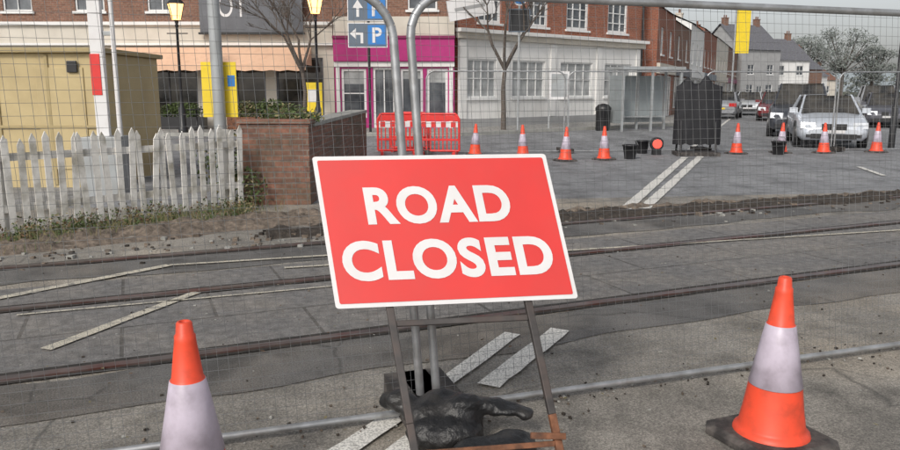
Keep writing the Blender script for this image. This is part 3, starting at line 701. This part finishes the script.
def bigtree(x,y,h,w,seed):
    rnd=random.Random(seed); b=B('tree',TM(x,y,0))
    b.cyl((0,0,0),(0,0,h*.6),.4,.2,M_bark,8,'trunk')
    for i in range(26):
        a=rnd.random()*6.28; zz=h*rnd.uniform(.3,.95); rad=w*.5*math.sqrt(max(.05,1-((zz-h*.6)/(h*.42))**2))*rnd.uniform(.2,.95)
        c=Vector((rad*math.cos(a),rad*math.sin(a),zz)); b.cyl((0,0,h*.35),c,.12,.04,M_bark,4,'trunk',False)
        leaves(b,c,(w*.15,w*.15,h*.09),120,.25,[M_leaff,M_leaff,M_leaff2])
    b.done()
for i,(x,y,h,w_) in enumerate(((62,150,9,9),(70,150,12,12),(77,150,13.5,12),(84,152,10,9),(90,146,7.5,8),(98,150,8,10),(106,155,9,9))): bigtree(x,y,h,w_,i)
b=B('distant_tree_line')
for i in range(80):
    x=62+i*1.7; leaves(b,(x,168+random.uniform(-6,6),random.uniform(1,4)),(3,3,3.2+2*noise.noise(Vector((x*.1,0,0)))),80,.6,[M_leaff,M_leaff2])
b.done()
b=B('hills'); vs=[];fs=[]
for i in range(81):
    x=-600+i*20; h=18+12*noise.noise(Vector((i*.13,0,3))); vs+=[(x,620,-1),(x,700,h)]
fs=[(2*i,2*i+2,2*i+3,2*i+1) for i in range(80)]; b.add(vs,fs,M_hill,smooth=True); b.done()

# ------------------------------------------------------------------ cars
def car(x,y,hd,col,L=4.3,W=1.8,H=1.45,suv=False,name='parked_car'):
    cm=mat('car_paint_%s'%len(bpy.data.materials),col,.28,.25,.04,1,coat=.6)
    b=B(name,TM(x,y,.005,hd)); w2=W/2; zs=1.0 if not suv else 1.17
    if suv: H=1.78
    st=[(0,.74,.30,.52),(-.06,.86,.24,.64),(-.22,.94,.22,.72),(-.6,.98,.22,.80),(-1.15,1.0,.22,.92),(-2.0,1.0,.22,.94),(-3.2,1.0,.22,.96),(-L+.45,.98,.24,.99),(-L+.12,.93,.26,.94),(-L,.84,.34,.70)]
    def ring(s):
        x_,f,zb,zt=s; w_=w2*f; zt*=zs; zb*=zs
        h=[(0,zb),(w_*.86,zb),(w_*.98,zb+.1),(w_,(zb+zt)/2),(w_*.97,zt-.09),(w_*.86,zt-.01),(w_*.4,zt+.02)]
        return [(x_,a,z) for a,z in h]+[(x_,-a,z) for a,z in h[:0:-1]]
    rs=[ring(s) for s in st]; n=len(rs[0]); vs=[v for r_ in rs for v in r_]
    fs=[(j*n+i,j*n+(i+1)%n,(j+1)*n+(i+1)%n,(j+1)*n+i) for j in range(len(rs)-1) for i in range(n)]
    b.add(vs,fs,cm,'body_shell',True); b.add(rs[0],[tuple(range(n))],cm,'body_shell'); b.add(rs[-1],[tuple(range(n))[::-1]],cm,'body_shell')
    zb=.90*zs; xr=-L+.35 if suv else -L+.75
    g=[(-1.05,.84,zb),(-1.8,.66,H-.03),(xr-.05 +(.0 if suv else .55),.66,H-.05),(xr,.82,zb+.03)]
    gv=[(a,s*w2*f,z) for a,f,z in g for s in (-1,1)]
    b.add(gv,[(0,1,3,2),(4,5,7,6),(0,2,4,6),(1,7,5,3)],M_dglass,'windows')
    ra,rb=g[1][0]+.05,g[2][0]-.05; rv=[]
    for a in (ra,(ra+rb)/2,rb):
        for f,dz in ((-.67,-.02),(-.6,.015),(0,.035),(.6,.015),(.67,-.02)): rv.append((a,f*w2,H-.03+dz))
    b.add(rv,[(j*5+i,j*5+i+1,j*5+6+i,j*5+5+i) for j in range(2) for i in range(4)],cm,'roof',True)
    for s in (-1,1):
        P=[Vector((a,s*w2*(f+.005),z)) for a,f,z in g]
        b.cyl(P[0],P[1],.035,.03,cm,6,'pillars'); b.cyl(P[1],P[2],.03,.03,cm,6,'pillars'); b.cyl(P[2],P[3],.05,.07,cm,6,'pillars')
        m_=(P[1]+P[2])/2; b.cyl(m_,(m_.x-.05,s*w2*.86,zb),.03,.035,M_black,6,'pillars')
        b.box(-1.35,-1.2,min(s*w2*.9,s*w2*1.13),max(s*w2*.9,s*w2*1.13),zb+.02,zb+.16,cm,'mirrors')
        y0,y1=sorted((s*w2*.50,s*w2*.90))
        if s>0: hp=[(-.045,y0,.52*zs),(-.10,y1,.54*zs),(-.17,y1,.70*zs),(-.11,y0,.69*zs)]
        else: hp=[(-.045,y1,.52*zs),(-.10,y0,.54*zs),(-.17,y0,.70*zs),(-.11,y1,.69*zs)]
        hq=[(a+.05,c_,e_) for a,c_,e_ in hp]
        b.add(hp+hq,[(4,5,6,7),(0,1,5,4),(1,2,6,5),(2,3,7,6),(3,0,4,7)],M_headl,'headlamps')
        b.box(-L-.012,-L+.1,y0,y1,.68*zs,.86*zs,M_tail,'tail_lamps')
        b.box(-.10,.015,*sorted((s*w2*.50,s*w2*.74)),.30*zs,.38*zs,M_black,'fog_lamps')
        for wx in (-.85,-L+.85):
            r_=.33*(1.1 if suv else 1)
            b.cyl((wx,s*(w2*.80),r_),(wx,s*(w2*1.005),r_),r_,r_,M_tyre,20,'wheels'); b.cyl((wx,s*(w2*1.0),r_),(wx,s*(w2*1.012),r_),r_*.66,r_*.6,M_rim,14,'wheels')
            b.cyl((wx,s*(w2*.9),r_+.02),(wx,s*(w2*1.001),r_+.02),r_*1.16,r_*1.16,M_black,20,'wheel_arches')
    for s in (-1,1): b.box(-.06,.012,*sorted((s*.03,s*.30)),.50*zs,.66*zs,M_black,'grille')
    b.box(-.05,.014,-.55,.55,.27*zs,.40*zs,M_black,'lower_intake'); b.box(-.02,.022,-.26,.26,.42*zs,.50*zs,M_signwhite,'number_plate')
    b.box(-L-.015,-L+.05,-.26,.26,.52*zs,.62*zs,M_yellow,'number_plate')
    b.done()
hd=math.atan2(-.91,-.42)
car(10.15,19.95,hd+.09,(.66,.70,.76),4.2,1.8,1.42)
car(11.35,24.6,hd,(.05,.055,.068),4.7,1.95,1.78,True)
rev=hd+math.pi
def rearcar(x,y,col,**k):
    L=k.get('L',4.3); car(x+math.cos(rev)*L,y+math.sin(rev)*L,rev,col,**k)
car(16.3,38,hd,(.20,.03,.035)); car(18.2,46.5,hd,(.6,.62,.64)); car(17.6,52,hd,(.06,.07,.09)); car(21.0,56,hd,(.5,.52,.55))
car(21.5,45,hd,(.08,.08,.09),suv=True); car(26,46,hd,(.4,.41,.43)); car(24.3,58,hd,(.6,.6,.6)); car(31.5,52,hd,(.1,.12,.16)); car(28.5,64,hd,(.6,.6,.6)); car(36,64,hd,(.25,.05,.05)); car(33,76,hd,(.5,.5,.52))
car(18.0,31.0,hd,(.10,.10,.12)); car(19.6,34.5,hd,(.35,.36,.38),suv=True); car(22.6,38,hd,(.45,.47,.5)); car(24.8,68,hd,(.08,.09,.1)); car(38,80,hd,(.5,.5,.5)); car(41,72,hd,(.1,.1,.12)); car(30,88,hd,(.5,.5,.5)); car(26.5,76,hd,(.3,.3,.33))
rearcar(14.4,40.5,(.30,.31,.33)); car(30.5,45,hd,(.5,.5,.52)); car(27.6,41,hd,(.08,.1,.13),suv=True)

# ------------------------------------------------------------------ works furniture
def barrier(x,y,rz):
    b=B('pedestrian_barrier',TM(x,y,.005,rz))
    b.tube([(0,0,.1),(0,0,.85),(.08,0,.98),(.9,0,.98),(.98,0,.85),(.98,0,.1),(0,0,.1)],.028,M_red,8,'frame')
    b.box(.03,.95,-.015,.015,.66,.80,M_signwhite,'board')
    for k in range(4): b.box(.06+k*.24,.18+k*.24,-.02,.02,.665,.795,M_red,'board')
    for k in range(9): b.box(.07+k*.1,.10+k*.1,-.012,.012,.13,.65,M_red,'slats')
    b.box(.03,.95,-.018,.018,.34,.39,M_red,'slats'); b.box(.03,.95,-.018,.018,.81,.95,M_red,'slats')
    for k in (.1,.88): b.box(k-.04,k+.04,-.28,.28,.0,.08,M_red,'feet')
    b.done(.004)
barrier(-1.75,18.3,R(6)); barrier(-.75,18.25,R(-8)); barrier(-1.5,19.3,R(-12))
b=B('covered_road_sign',TM(5.92,18.1,.0,R(-6)))
for k in (-.4,.4):
    b.cyl((k,-.3,0),(k,.05,1.5),.025,.025,M_black,8,'stand'); b.cyl((k,.35,0),(k,.05,1.5),.025,.025,M_black,8,'stand')
b.box(-.5,.5,-.35,.35,0,.09,M_rubber,'base_weights')
nx,nz=26,30
for sgn in (-1,1):
    vs=[];fs=[]
    for i in range(nx+1):
        for j in range(nz+1):
            u=i/nx*2-1; v=j/nz; top=1.66+.05*noise.noise(Vector((u*3,1,0)))+.22*math.exp(-((u+.5)/.25)**2)+.24*math.exp(-((u-.3)/.28)**2)
            z=.27+.05*noise.noise(Vector((u*5,9,sgn)))+v*(top-.3)
            th=(.16-.10*v**3)*math.sqrt(max(0,1-u**4)) if v<1 else 0
            vs.append((u*(.56-.02*v),sgn*(th+.03*noise.noise(Vector((u*9,z*2,sgn*4)))*(1-v)*(1-u*u)),z))
    for i in range(nx):
        for j in range(nz):
            a=i*(nz+1)+j; fs.append((a,a+nz+1,a+nz+2,a+1))
    b.add(vs,fs,M_cover,'black_cover',True)
b.done()
b=B('hazard_lamp',TM(5.0,18.2,.0)); b.box(-.1,.1,-.07,.07,0,.16,M_black,'battery_box'); b.cyl((0,-.06,.27),(0,.06,.27),.16,.16,M_black,20,'lens_rim'); b.cyl((0,-.075,.27),(0,-.062,.27),.10,.115,M_redglow,20,'lens'); b.done()
for x,y in ((4.1,17.1),(8.0,18.3),(4.75,18.6)):
    b=B('black_bucket',TM(x,y,.0)); b.lathe((0,0,0),[(.12,0),(.17,.30),(.185,.30),(.185,.33),(.15,.33),(.12,.08)],M_black,18); b.tube([(.18,0,.31),(.12,0,.42),(-.12,0,.42),(-.18,0,.31)],.008,M_wire,5,'body'); b.done()
b=B('lamp_post',TM(11.85,20.2,.0)); b.lathe((0,0,0),[(.08,0),(.08,1.1),(.05,1.15),(.045,3.9),(.04,3.95)],M_black,12,'post'); b.cyl((0,0,3.95),(0,0,4.1),.16,.10,M_greypole,12,'lantern'); b.done()
